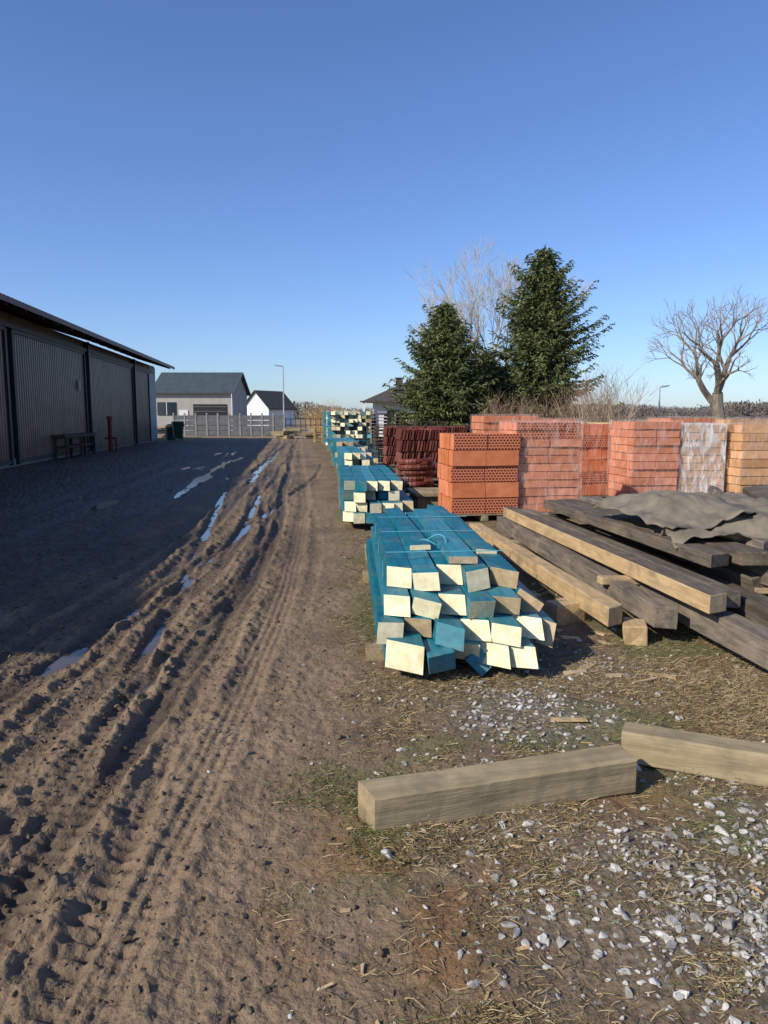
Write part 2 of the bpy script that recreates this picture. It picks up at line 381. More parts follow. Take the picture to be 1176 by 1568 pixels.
def dn(x,Y):
    r=roadmask(x,Y); p=fbm(x*3,Y*3,3,71)
    s=.10+.75*sst(.48,.72,p)
    s=s*(1-.85*gravelmask(x,Y))
    s=s+1.6*np.exp(-((x-1.9)/.5)**2-((Y-4.2)/.6)**2)+.9*np.exp(-((x-.3)/.4)**2-((Y-4.25)/.3)**2)+.3*np.exp(-((x-1.3)/.5)**2-((Y-2.5)/.3)**2)
    return np.clip(s*(1-r)*.6,0,1)
def gf(x,Y): return np.clip(.10+.6*sst(.50,.64,fbm(x*1.6,Y*1.6,3,41))-.6*np.exp(-((x-1.9)/.5)**2-((Y-4.2)/.7)**2),0,1)
grass('dry_grass',400000,dn,(.008,.065),[M_dry,M_grn],gf,(.2,.5))

# ------------------------------------------------------------------ lumber piles
def lumber_pile(ncols,nrows,L,bw,bh,seed,ends=.7,bands=True,stag=.22,base=.14,topcut=None):
    r=random.Random(seed); mb=MB()
    W=ncols*bw
    for yy in (.45,L-.5):
        mb.box((0,yy,base/2-.02),(W*1.02,.14,base+.02),3,jit=.008)
    for k in range(nrows):
        n=ncols-(topcut[k] if topcut else 0)
        for i in range(n):
            x=-W/2+bw*(i+.5)*1.015+r.uniform(-.012,.012)+(k%2)*.03
            z=base+bh*(k+.5)+k*.002
            y0=r.uniform(-stag,stag)+(k-nrows/2)*.07; y1=L+r.uniform(-.12,.12)
            e=1 if r.random()<ends else (2 if r.random()<.7 else 0)
            cut=(r.choice([-.12,-.09,-.05,.0,.05,-.1]),r.choice([-.06,0,0,.04,.06]))
            mb.beam((x+r.uniform(-.02,.02),y0,z),(x,y1,z),bw*.97,bh*.97,[0,0,e,1,0,0],roll=r.uniform(-.03,.03),cut0=cut)
    top=base+bh*nrows+.008
    if bands:
        for yy in (.55,1.35,L-.9):
            mb.box((0,yy,top),(W+.03,.016,.004),4,yaw=r.uniform(-.06,.06))
            for s_ in (-1,1): mb.box((s_*(W/2+.035),yy,base+bh*nrows/2),(.004,.016,bh*nrows),4)
    return mb
mats_p=[M_teal,M_cream,M_tanend,M_wood_w,M_strap]
def tealpile(loc,yaw,*a,**k):
    return lumber_pile(*a,**k).build('teal_lumber_pile',mats_p,loc,yaw,bevel=.005)
mb=MB(); r=random.Random(5)
bw,bh=.165,.128; base=.075
rows=[
 ([.10,.32,.49,.66,.82],[-.12,-.20,.02,-.05,-.10]),
 ([.02,.20,.38,.56,.73,.90],[.0,.12,-.08,.05,-.06,.10]),
 ([.07,.25,.43,.60,.77],[.18,.10,.20,.06,.16]),
 ([.10,.27,.45,.62,.80],[.45,.30,.52,.34,.40]),
]
for k,(xs,ys_) in enumerate(rows):
    for i,(x,y0) in enumerate(zip(xs,ys_)):
        z=base+bh*(k+.5)
        cut=(r.choice([-.14,-.10,-.07,-.05,.04,.10]),r.choice([-.06,-.03,0,.05,.07]))
        e=1 if r.random()<.72 else (2 if r.random()<.6 else 0)
        w=bw*(1.35 if (k==0 and i==0) else 1); hh_=bh*(1.3 if (k==0 and i==0) else .975)
        if k==0 and i==0: e=1; cut=(-.12,.03)
        if (k,i) in ((1,1),(2,4)): e=2
        mb.beam((x,y0,z+(.015 if (k==0 and i==0) else 0)),(x-.02,3.35+r.uniform(-.15,.1),z),w,hh_,[0,0,e,1,0,0],roll=r.uniform(-.14,.14),cut0=cut)
z=base+bh*4
mb.beam((.55,.55,z+.03),(.52,3.3,z+.02),.20,.05,[0,0,2,1,0,0],roll=.02)
mb.beam((.30,1.1,z+.022),(.20,3.4,z+.022),.16,.04,[0,0,1,1,0,0],roll=-.03)
mb.beam((.78,.95,z-.0),(.66,3.5,z+.03),.16,.06,[0,0,1,1,0,0],roll=.10)
mb.beam((.93,.25,base+bh*2.4),(.86,3.5,base+bh*2.6),.16,.12,[0,0,2,1,0,0],roll=.55,cut0=(-.1,0))
mb.beam((1.02,.1,base+bh*1.2),(.98,3.3,base+bh*1.2),.10,.15,[0,0,2,1,0,0],roll=.25,cut0=(-.05,0.05))
mb.beam((.58,-.02,base+.01),(.60,3.3,base+.04),.14,.12,[0,0,0,1,0,0],roll=.75,cut0=(-.04,0))
for yy in (.35,2.7): mb.box((.45,yy,.03),(1.15,.16,.10),3,jit=.01)
top=base+bh*4+.006
for yy in (.75,1.7,2.6):
    mb.box((.45,yy,top+.05),(.86,.016,.004),4,yaw=.04)
    mb.box((.0,yy-.01,.33),(.004,.016,.50),4)
pts=[(.40+.10*math.cos(t),1.15+.16*math.sin(t),top+.06+.03*math.sin(t*2)) for t in [i*math.pi/8 for i in range(17)]]
for p,q_ in zip(pts[:-1],pts[1:]): mb.tube(p,q_,.005,.005,5,4)
mb.build('teal_lumber_pile',mats_p,(.02,4.45,0),math.radians(2.2),bevel=.006)
tealpile((-.10,10.5,0),math.radians(4),6,4,3.6,.165,.14,21,ends=.9,topcut=[0,0,1,1],base=.12)
tealpile((-.45,15.6,0),math.radians(6),5,5,3.6,.16,.14,22,ends=.85,topcut=[0,0,0,1,2])
tealpile((-.80,21.0,0),math.radians(6),7,5,4,.16,.15,23,ends=.5,topcut=[0,0,1,2,3])
tealpile((-1.35,30,0),math.radians(6.5),9,11,5,.17,.15,24,ends=.75,stag=.5,bands=False)
tealpile((-2.2,38,0),math.radians(6.5),9,11,5,.17,.16,25,ends=.3,stag=.5,bands=False)
mb=MB(); mb.box((0,0,.07),(.20,.22,.18),0,yaw=.2,jit=.01); mb.build('wooden_block',[M_wood_w],(-.10,8.2,0),0,bevel=.008)

# ------------------------------------------------------------------ foreground timbers
def timber(name,p0,p1,w,h,mat,roll=0,cut=(0,0)):
    p0=Vector(p0); p1=Vector(p1); L=(p1-p0).length; n=26
    Vs=[];Fs=[]
    c=.010
    prof=[(-w/2+c,-h/2),(w/2-c,-h/2),(w/2,-h/2+c),(w/2,h/2-c),(w/2-c,h/2),(-w/2+c,h/2),(-w/2,h/2-c),(-w/2,-h/2+c)]
    for i in range(n+1):
        t=i/n
        for (a_,b_) in prof:
            j=.0015
            yy=t*L
            if i==0: yy+=a_/w*cut[0]
            Vs.append((a_+rnd.uniform(-j,j)+.004*math.sin(t*7),yy+(rnd.uniform(-.001,.001)),b_+rnd.uniform(-j,j)+.003*math.sin(t*5+1)))
    for i in range(n):
        for k in range(8):
            Fs.append((i*8+k,i*8+(k+1)%8,(i+1)*8+(k+1)%8,(i+1)*8+k))
    Fs.append(tuple(range(8))[::-1]); Fs.append(tuple(range(n*8,n*8+8)))
    mb=MB(); mb.add(Vs,Fs)
    o=mb.build(name,[mat],p0,0)
    d=(p1-p0).normalized(); x=d.cross(Vector((0,0,1))).normalized(); z=x.cross(d)
    R=Matrix((x,d,z)).transposed()@Matrix.Rotation(roll,3,'Y')
    o.rotation_euler=R.to_euler(); return o
timber('timber_beam',(-.07,2.74,.070),(1.055,3.06,.08),.15,.16,M_wood_w,.03,(.03,0))
timber('timber_beam',(1.13,3.33,.075),(2.3,2.80,.085),.15,.15,M_wood_w,-.04)

# ------------------------------------------------------------------ right-hand timber stack
mb=MB()
def B(p0,p1,w,h,mi,roll=0,cut=(0,0)): mb.beam(p0,p1,w,h,mi,roll,cut,(0,0))
B((1.64,5.10,.20),(1.16,9.4,.18),.15,.14,[0,0,2,0,0,0],.02,(.1,0))
B((1.98,5.05,.20),(1.55,9.6,.23),.15,.16,1,.03,(-.05,0))
B((2.42,3.95,.18),(1.72,9.3,.24),.17,.18,1,-.02,(.1,0))
B((2.20,4.75,.38),(1.62,9.5,.38),.16,.13,[0,1,2,0,0,0],.0,(.06,0))
B((2.36,4.9,.37),(1.83,9.4,.37),.14,.12,1,.05,(0,0))
B((2.62,4.6,.28),(2.05,9.2,.30),.20,.16,1,.0,(.05,0))
B((2.45,5.3,.56),(2.05,9.0,.54),.20,.10,1,.02,(.1,0))
B((2.70,5.25,.58),(2.25,9.1,.54),.22,.10,1,-.03,(-.06,0))
B((2.95,5.0,.44),(2.4,9.3,.44),.24,.14,1,.03)
B((3.15,4.6,.30),(2.7,9.2,.30),.24,.16,[1,1,2,0,1,1],-.02)
B((3.0,5.6,.62),(2.5,9.0,.60),.26,.07,1,.04,(.1,0))
B((3.35,5.2,.48),(2.9,9.1,.48),.22,.14,1,.02)
for i in range(60):
    r=rnd
    x=r.uniform(2.75,4.6); z=.28+.46*r.random(); L=r.uniform(1.2,3.4); y0=r.uniform(4.9,7.0); an=r.uniform(-.14,.35)
    B((x,y0,z),(x+math.sin(an)*L,y0+L,z+r.uniform(-.14,.14)),r.uniform(.10,.26),r.uniform(.035,.11),[0,1,2,1,1,1] if r.random()<.2 else 1,r.uniform(-.3,.3),(r.uniform(-.1,.1),0))
for yy,zz in ((5.75,.07),(8.6,.07)):
    mb.beam((1.38,yy,zz),(4.3,yy+.15,zz),.18,.16,3)
mb.beam((1.75,5.9,.28),(4.2,6.1,.24),.1,.06,0)
mb.beam((1.75,8.6,.305),(4.2,8.7,.31),.1,.06,0)
mb.build('old_timber_stack',[M_wood_y,M_wood_g,M_tanend,M_wood_w],bevel=.008)
mb=MB(); mb.box((0,0,.08),(.26,.20,.18),0,yaw=.3,jit=.015); mb.build('wooden_block',[M_wood_y],(1.42,5.65,0),0,bevel=.01)
mb=MB(); mb.box((0,0,.06),(.16,.24,.15),0,yaw=-.3,jit=.015); mb.build('wooden_block',[M_wood_y],(1.80,5.15,0),0,bevel=.01)
def tarp(name,cx,cy,cz,w,d,yaw,seed,droop=.16):
    n=60; xs=np.linspace(-1,1,n); A,Bq=np.meshgrid(xs,xs,indexing='ij')
    ed=1+.25*(fbm(A*1.5+seed,Bq*2.5,3,80)-.5)
    x=A*w/2*ed; y_=Bq*d/2*(1+.35*(fbm(Bq*1.3+seed*2,A*2.4,3,81)-.5))
    z=cz+.20*(fbm(A*1.6+seed,Bq*1.6,3,82)-.5)+.04*np.sin(A*4+Bq*3+seed)+.09*(fbm(A*5,Bq*3+seed,4,83)-.5)-droop*(np.abs(A)**3)*.8-.05*np.abs(Bq)**3
    c_,s_=math.cos(yaw),math.sin(yaw)
    V=np.stack([cx+x*c_-y_*s_,cy+x*s_+y_*c_,z],-1).reshape(-1,3)
    I=np.arange(n*n).reshape(n,n); F=np.stack([I[:-1,:-1],I[1:,:-1],I[1:,1:],I[:-1,1:]],-1).reshape(-1,4)
    o=np_mesh(name,V,F,[M_tarp],smooth=True); s=o.modifiers.new('thick','SOLIDIFY'); s.thickness=.012; return o
tarp('tarpaulin',2.75,6.7,.86,1.15,1.5,.15,3.)
tarp('tarpaulin',3.45,6.9,.80,1.0,1.6,-.2,8.,.2)
tarp('tarpaulin',2.85,6.0,.74,1.1,.7,-.1,13.,.12)
mb=MB()
for i in range(34):
    Yq=rnd.uniform(3.6,7); xq=rnd.uniform(1.0,1.9) if i<22 else rnd.uniform(.2,1.6); z=float(H(np.array(xq),np.array(Yq)))
    mb.box((xq,Yq,z+.008),(rnd.uniform(.02,.07),rnd.uniform(.05,.2),.012),rnd.choice([0,1]),yaw=rnd.uniform(0,3.1),pitch=rnd.uniform(-.1,.1),jit=.006)
for i in range(40):
    Yq=rnd.uniform(1.7,3.6); xq=rnd.uniform(-.2,.56*Yq); z=float(H(np.array(xq),np.array(Yq)))
    mb.box((xq,Yq,z+.004),(rnd.uniform(.005,.010),rnd.uniform(.02,.06),.004),rnd.choice([0,1]),yaw=rnd.uniform(0,3.1),jit=.003)
mb.build('wood_scraps',[M_wood_y,M_tanend])

# ------------------------------------------------------------------ brick pallets
def rumple_box(mb,c,size,mi,seed,amp=.012,n=14):
    a,b_,d=[k/2 for k in size]; cx,cy,cz=c
    def face(o,uv,vv,nrm):
        vs=[];fs=[]
        for i in range(n+1):
            for j in range(n+1):
                s,t=i/n,j/n; p=[o[k]+uv[k]*s+vv[k]*t for k in range(3)]
                e=min(s,1-s,t,1-t)*6; e=min(1,e)
                dsp=float(fbm(np.array(s*5+seed),np.array(t*5+nrm[0]*3+nrm[2]*7),2,90)-.5)*amp*2*e
                vs.append([p[k]+nrm[k]*dsp for k in range(3)])
        for i in range(n):
            for j in range(n):
                q=i*(n+1)+j; fs.append((q,q+n+1,q+n+2,q+1))
        mb.add(vs,fs,mi)
    face((cx-a,cy-b_,cz-d),(2*a,0,0),(0,0,2*d),(0,-1,0)); face((cx+a,cy-b_,cz-d),(0,2*b_,0),(0,0,2*d),(1,0,0))
    face((cx+a,cy+b_,cz-d),(-2*a,0,0),(0,0,2*d),(0,1,0)); face((cx-a,cy+b_,cz-d),(0,-2*b_,0),(0,0,2*d),(-1,0,0))
    face((cx-a,cy-b_,cz+d),(2*a,0,0),(0,2*b_,0),(0,0,1))
def pallet(loc,yaw,w,d,rows,rowh,kind='clay',wrap=None,pattern=None,cols=(3,4),pc=2):
    mb=MB(); seed=rnd.random()*50
    for xx in (-w/2+.06,0,w/2-.06): mb.box((xx,0,.045),(.10,d,.08),0,jit=.003)
    for i in range(7): mb.box((0,-d/2+.06+i*(d-.12)/6,.10),(w,.10,.022),0,jit=.003)
    z=.115
    for k in range(rows):
        pf=pattern[k%len(pattern)] if pattern else 0
        nx=cols[0] if not pf else pc; ny=cols[1]
        ox=rnd.uniform(-.018,.018); oy=rnd.uniform(-.018,.018)
        for i in range(nx):
            for j in range(ny):
                if 0<i<nx-1 and 0<j<ny-1 and k<rows-1: continue
                if k==rows-1 and rnd.random()<.12: continue
                sx,sy=w/nx,d/ny
                mi=[1]*6
                if pf: mi=[1,1,2,2,1,1]
                if pf==2: mi=[2]*6
                mb.box((-w/2+sx*(i+.5)+ox+rnd.uniform(-.004,.004),-d/2+sy*(j+.5)+oy+rnd.uniform(-.008,.008),z+rowh/2),(sx-.012,sy-.012,rowh-.012),mi,jit=.002)
        z+=rowh
    if wrap is not None:
        rumple_box(mb,(0,0,.06+z/2),(w+.05,d+.05,z-.07),3,seed,.025)
    bm={'clay':(M_brick,M_perf),'pale':(M_brick2,M_perf),'straw':(M_straw,M_perfs)}[kind]
    mb.build('brick_pallet',[M_wood_w,bm[0],bm[1],wrap or M_film],loc,yaw)
ya=math.radians(7)
pallet((1.48,11.75,0),math.radians(9),1.06,.95,5,.245,'clay',None,[1,0,1,0,1],(2,4))
pallet((2.50,12.0,0),ya,1.02,1.0,11,.127,'pale',M_filmp,[0,0,0,0,0,0,0,0,0,1,1],(2,4),4)
pallet((2.35,14.6,0),ya,1.05,1.0,11,.137,'clay',M_film,None,(3,3))
pallet((3.50,15.6,0),ya,.95,1.0,10,.135,'pale',M_filmp,None,(2,3))
pallet((3.86,14.4,0),math.radians(14),.84,.95,6,.225,'clay',M_film,[0,1,0],(3,4))
pallet((4.58,14.9,0),ya,.62,1.0,10,.138,'straw',None,[2],(2,4))
pallet((4.72,13.5,0),math.radians(6),.86,1.0,10,.140,'pale',M_filmp,None,(2,4))
pallet((5.62,13.6,0),math.radians(3),.74,1.0,10,.134,'straw',M_filmw,None,(2,4))
pallet((6.62,13.4,0),math.radians(7),.98,1.0,9,.150,'straw',M_film,None,(1,4))
pallet((7.80,13.6,0),math.radians(4),1.0,1.0,9,.156,'clay',M_film,None,(2,4))
pallet((8.95,13.7,0),math.radians(6),1.0,1.0,9,.150,'clay',M_film,None,(2,4))
pallet((6.2,15.6,0),ya,.95,1.0,10,.146,'clay',M_film,None,(2,4))
pallet((7.5,15.7,0),ya,1.0,1.0,10,.143,'straw',M_film,None,(2,4))
pallet((9.1,15.8,0),ya,1.0,1.0,10,.146,'pale',M_film,None,(2,4))
pallet((3.9,17.6,0),ya,1.0,1.0,11,.13,'clay',M_film,None,(2,4))
def tiles(loc,yaw,n,rows):
    mb=MB()
    for xx in (-.5,0,.5): mb.box((xx,0,.05),(.1,1.0,.1),1)
    for k in range(rows):
        for i in range(n):
            mb.box((-.6+i*1.2/n+.6/n,rnd.uniform(-.03,.03),.1+.3*k+.15),(1.2/n*.55,.42*2,.28),0,roll=.18,jit=.008)
    mb.build('roof_tile_pallet',[M_tile,M_wood_d],loc,yaw)
tiles((.95,19.5,0),ya,16,4); tiles((2.2,20,0),ya,16,3); tiles((.6,23.5,0),ya,16,4); tiles((2.0,24,0),ya,16,4); tiles((3.4,22,0),ya,16,4)
def dark_stack(loc,yaw,w,d,n,name='empty_pallet_stack',mat=M_wood_d):
    mb=MB()
    for k in range(n):
        z=.145*k
        for xx in (-w/2+.05,0,w/2-.05): mb.box((xx+rnd.uniform(-.02,.02),0,z+.05),(.1,d,.09),0)
        for i in range(6): mb.box((rnd.uniform(-.02,.02),-d/2+.06+i*(d-.12)/5,z+.108),(w,.11,.022),0)
    mb.build(name,[mat],loc,yaw)
dark_stack((.25,27,0),ya,1.2,1.0,9); dark_stack((1.7,28,0),ya,1.2,1.0,10); dark_stack((3.2,28,0),ya,1.2,1.0,9); dark_stack((.1,33,0),ya,1.2,1,12); dark_stack((1.4,16.8,0),ya,1.2,1,4)
dark_stack((-3.95,47,0),ya,1.0,1.0,7,'yellow_crate_stack',M_yellow)
mb=MB()
for k in range(6):
    R_=.30+.02*math.sin(k*2); z=.12+.11*k
    for i in range(28):
        a0,a1=2*math.pi*i/28,2*math.pi*(i+1)/28
        mb.tube((R_*math.cos(a0),R_*math.sin(a0),z+.003*i),(R_*math.cos(a1),R_*math.sin(a1),z+.003*(i+1)),.058,.058,8,0)
for i in range(9): mb.box((rnd.uniform(-.3,.3),rnd.uniform(-.2,.2),.04+.085*i),(.16,.5,.06),0,yaw=rnd.uniform(-.3,.3))
mb.build('red_pipe_coil',[M_tile],(.62,14.6,0),smooth=False)
mb=MB()
for i in range(5): mb.box((0,.22*i,.12),(.8,.07,.24),0,jit=.01)
mb.box((0,.44,.26),(.9,1.1,.05),0)
mb.build('wooden_trestle',[M_wood_w],(.98,12.8,0),ya)

# ------------------------------------------------------------------ shed
sy=math.atan2(.125,1.0)
shed=bpy.data.objects.new('metal_shed',None); col.objects.link(shed); shed.location=(-9.3,1.6,0); shed.rotation_euler=(0,0,sy)
Ls=49; Hw=4.9; Ws=15
M_corr=pmat('shed_cladding',(.165,.092,.060),(.10,.058,.040),(1,.5,.12),2,.38,.12,8,spec=.5,metal=.0,dirt=((.24,.145,.095),1.2,.5))
M_corrl=pmat('light_cladding',(.40,.42,.45),(.33,.35,.38),(1,1,.3),3,.45,.05,metal=.2)
M_roof=pmat('shed_roof_sheet',(.13,.05,.042),(.08,.035,.03),(1,1,1),3,.5,.1)
M_raft=pmat('shed_rafters',(.12,.072,.046),(.07,.045,.03),rough=.8)
def corrug(mb,x,y0,y1,z0,z1,pitch,depth,mi,axis='y'):
    n=int((y1-y0)/pitch); pts=[]
    for i in range(n):
        y=y0+i*pitch
        pts += [(y,0),(y+pitch*.4,0),(y+pitch*.5,depth),(y+pitch*.9,depth)]
    pts.append((y1,0))
    vs=[]
    for (y,d) in pts:
        for z in (z0,z1): vs.append((x+d,y,z) if axis=='y' else (y,x-d,z))
    fs=[(2*i,2*i+2,2*i+3,2*i+1) for i in range(len(pts)-1)]
    mb.add(vs,fs,mi)
mb=MB()
corrug(mb,0,0,Ls,0.15,Hw,.25,.035,0)
mb.box((-.06,Ls/2,.07),(.25,Ls,.34),1)
mb.build('wall',[M_corr,M_conc],parent=shed)
mb=MB()
for yy,s in ((0,-1),(Ls,1)):
    vs=[(0,yy,0),(-Ws,yy,0),(-Ws,yy,Hw),(-Ws/2,yy,Hw+2.3),(0,yy,Hw)]
    mb.add(vs,[(0,1,2,3,4)] if s<0 else [(4,3,2,1,0)],0)
mb.add([(-Ws,0,0),(-Ws,Ls,0),(-Ws,Ls,Hw),(-Ws,0,Hw)],[(0,3,2,1)],0)
corrug(mb,.06,Ls-2.3,Ls-.05,.15,Hw-.1,.2,.03,0)
mb.build('gable_walls',[M_corrl,M_corrl],parent=shed)
mb=MB()
for (a_,b_,) in ((7,14.5),(15.5,22.3),(22.9,31.4),(32.2,41.3),(41.9,46.2)):
    corrug(mb,.09,a_,b_,.12,Hw-.55,.22,.03,0)
    for e in (a_,b_): mb.box((.12,e,2.2),(.12,.14,4.3),1)
    mb.box((.12,(a_+b_)/2,.16),(.09,b_-a_,.12),1); mb.box((.12,(a_+b_)/2,Hw-.55),(.10,b_-a_,.12),1)
mb.box((.16,Ls/2+2,Hw-.42),(.10,Ls-6,.14),1)
for yy in (31.8,41.6): mb.box((.16,yy,Hw/2),(.22,.22,Hw-.1),1)
mb.box((.20,30.3,2.9),(.02,.35,.45),2)
mb.build('sliding_doors',[M_corr,M_dark,M_greyw],parent=shed)
mb=MB()
ov=1.2; pitch_=math.atan2(2.3,Ws/2); rz=Hw+.28
n=int((Ls+2)/.3)
for side in (0,1):
    vs=[];fs=[]
    for i in range(n*2+1):
        y=-1+i*(Ls+2)/(n*2); dz=.035 if i%2 else 0
        xe=ov if side==0 else -Ws-ov; ze=rz-ov*math.tan(pitch_)+.12
        vs += [(xe,y,ze+dz),(-Ws/2,y,rz+2.3+.12+dz)]
    for i in range(n*2): fs.append((2*i,2*i+2,2*i+3,2*i+1))
    mb.add(vs,fs,0)
mb.build('roof',[M_roof],parent=shed)
mb=MB()
ze=rz-ov*math.tan(pitch_)
for i in range(int(Ls/1.6)+2):
    y=-.9+i*1.6
    mb.beam((ov-.08,y,ze+.0),(-1.0,y,rz+1.0*math.tan(pitch_)-.02),.10,.17,0)
for xx in (ov-.15,.5,-.1): mb.box((xx,Ls/2,rz-xx*math.tan(pitch_)+.075),(.09,Ls+1.9,.05),0)
mb.box((ov+.0,Ls/2,ze+.05),(.03,Ls+2,.16),1)
mb.build('rafters',[M_raft,M_roof],parent=shed)
mb=MB(); mb.tube((0,0,0),(0,0,1.45),.10,.10,14,0,True); mb.tube((0,0,1.45),(0,0,1.62),.13,.13,14,0,True); mb.box((.0,0,.6),(.5,.08,.08),0); mb.tube((.25,0,0),(.25,0,.65),.05,.05,8,0)
mb.build('red_standpipe',[M_red],(-12.7,34.5,0))
mb=MB()
mb.box((0,0,.85),(.5,4.5,.12),0); mb.box((0,0,.45),(.35,4.2,.06),0)
for yy in (-2,0,2):
    for xx in (-.2,.2): mb.box((xx,yy,.42),(.1,.1,.84),0)
mb.build('work_bench',[M_wood_d],(-12.45,30,0),sy)
mb=MB()
def frust(mb,z0,z1,w0,d0,w1,d1,mi):
    vs=[(-w0,-d0,z0),(w0,-d0,z0),(w0,d0,z0),(-w0,d0,z0),(-w1,-d1,z1),(w1,-d1,z1),(w1,d1,z1),(-w1,d1,z1)]
    mb.add(vs,[(0,3,2,1),(4,5,6,7),(0,1,5,4),(2,3,7,6),(3,0,4,7),(1,2,6,5)],mi)
frust(mb,.12,1.15,.26,.28,.36,.40,0); frust(mb,1.15,1.27,.40,.44,.34,.34,0)
mb.tube((-.3,.3,.12),(-.2,.3,.12),.12,.12,12,1,True); mb.tube((.3,.3,.12),(.2,.3,.12),.12,.12,12,1,True); mb.tube((-.3,.48,1.12),(.3,.48,1.12),.03,.03,8,1)
mb.build('wheelie_bin',[M_green,M_dark],(-14.0,50.5,0),.4,bevel=.015)
mb=MB(); mb.tube((0,0,0),(0,0,.9),.3,.3,16,0,True); mb.tube((0,0,.3),(0,0,.33),.32,.32,16,0,True); mb.tube((0,0,.6),(0,0,.63),.32,.32,16,0,True)
mb.build('steel_drum',[M_green],(-14.8,51.5,0))

# ------------------------------------------------------------------ buildings
def gable_building(name,loc,yaw,w,d,he,hr,wallm,roofm,extras=None,ov=.4):
    e=bpy.data.objects.new(name,None); col.objects.link(e); e.location=loc; e.rotation_euler=(0,0,yaw)
    mb=MB()
    vs=[(0,0,0),(w,0,0),(w,d,0),(0,d,0),(0,0,he),(w,0,he),(w,d,he),(0,d,he),(0,d/2,hr),(w,d/2,hr)]
    mb.add(vs,[(0,1,5,4),(2,3,7,6),(1,2,6,9,5),(3,0,4,8,7)],0); mb.build('walls',[wallm],parent=e)
    mb=MB(); t=.15; sl=(hr-he)/(d/2)
    for s in (0,1):
        y0=-ov if s==0 else d+ov; z0=he-ov*sl+.02
        vs=[(-ov,y0,z0),(w+ov,y0,z0),(w+ov,d/2,hr+.02),(-ov,d/2,hr+.02)]; vs+= [(a,b,c+t) for a,b,c in vs]
        mb.add(vs,[(0,1,2,3),(4,5,6,7),(0,1,5,4),(1,2,6,5),(2,3,7,6),(3,0,4,7)],0)
    mb.build('roof',[roofm],parent=e)
    mb=MB()
    if extras: extras(mb)
    mb.build('details',[M_dark,M_win,M_white,M_conc],parent=e)
    return e
def exA(mb):
    mb.box((5.6,-.04,1.5),(3.4,.08,2.7),0); 
    for k in range(6): mb.box((5.6,-.09,.3+.46*k),(3.35,.02,.03),3)
    mb.box((1.2,-.04,2.4),(1.9,.08,1.3),1); mb.box((1.2,-.09,2.4),(.06,.03,1.3),2); mb.box((2.9,-.04,1.2),(.9,.08,2.1),2)
    for k in range(17): mb.box((k*.48,3.9,6.45),(.03,.03,.06),0)
    mb.tube((7.9,-.35,0),(7.9,-.35,4.0),.05,.05,6,2)
gable_building('workshop_building',(-23.3,76,0),0,7.9,8,4.1,6.1,M_greyw,M_slate,exA)
def exB(mb):
    for xx in (1.2,3.6): mb.box((7.04,xx,1.6),(.06,1.0,1.2),1)
    mb.box((7.04,2.6,3.3),(.06,.8,.9),1); mb.box((3.6,-.04,1.2),(1.0,.06,2.2),1); mb.box((3.4,3.3,5.2),(.5,.5,1.0),3)
gable_building('white_house',(-18.4,120,0),math.radians(-122),6,5.0,3.0,5.4,M_white,M_roofd,None)
e=bpy.data.objects.new('hip_roof_house',None); col.objects.link(e); e.location=(-.9,60,0)
mb=MB(); w,d=11,9; mb.add([(0,0,0),(w,0,0),(w,d,0),(0,d,0),(0,0,2.9),(w,0,2.9),(w,d,2.9),(0,d,2.9)],[(0,1,5,4),(1,2,6,5),(2,3,7,6),(3,0,4,7)],0); mb.build('walls',[M_white],parent=e)
mb=MB(); o_=.75; mb.add([(-o_,-o_,2.85),(w+o_,-o_,2.85),(w+o_,d+o_,2.85),(-o_,d+o_,2.85),(3.8,d/2,5.0),(w-3.8,d/2,5.0)],[(0,1,5,4),(1,2,5),(2,3,4,5),(3,0,4),(0,3,2,1)],0); mb.build('roof',[M_roofd],parent=e)
mb=MB(); mb.box((2.2,4,4.4),(.6,.6,.8),0); mb.box((2.2,4,4.85),(.75,.75,.08),0); mb.box((1.8,-.03,1.5),(1.3,.08,1.2),1); mb.box((1.8,-.08,1.5),(.05,.03,1.2),2); mb.box((4,-.03,1.2),(1,.08,2.1),1); mb.box((-.02,2,1.5),(.08,1.2,1.2),1); mb.box((-.7,-.7,1.4),(.18,.18,2.8),2); mb.box((5.2,-.82,2.78),(12.4,.1,.12),0)
mb.build('details',[M_roofd,M_win,M_white],parent=e)

mb=MB(); 
for i in range(11):
    x=-17.5+i*.92
    mb.box((x,0,.95),(.12,.12,1.9),1)
    if i<10:
        for k in range(4): mb.box((x+.46,0,.25+.42*k),(.80,.05,.385),0,jit=.004)
M_fence=pmat('fence_panel',(.15,.16,.17),(.11,.115,.125),ns=2,rough=.7)
mb.build('panel_fence',[M_fence,M_conc],(0,62,0))
mb=MB()
for i in range(9): mb.box((i*.42,0,.75),(.05,.05,1.5),0)
for z in (.3,.9,1.4): mb.box((1.7,.0,z),(3.6,.04,.06),0)
mb.build('steel_gate',[M_dark],(-8.2,62,0),.15)
mb=MB()
for i in range(16): mb.box((rnd.uniform(-1.6,1.6),rnd.uniform(-1,1),rnd.uniform(.1,.7)),(rnd.uniform(.3,1.4),rnd.uniform(.3,.8),rnd.uniform(.12,.35)),rnd.choice([0,1]),yaw=rnd.uniform(0,3),jit=.04)
mb.build('rubble_pile',[M_conc,M_wood_w],(-6.6,55,0))
mb=MB()
for i in range(10): mb.box((rnd.uniform(-.6,.6),rnd.uniform(-1,1),.1+.1*i),(rnd.uniform(.8,1.4),1.2,.09),rnd.choice([0,1]),yaw=rnd.uniform(-.2,.2))
mb.build('board_stack',[M_wood_y,M_wood_g],(-16.2,56,0))

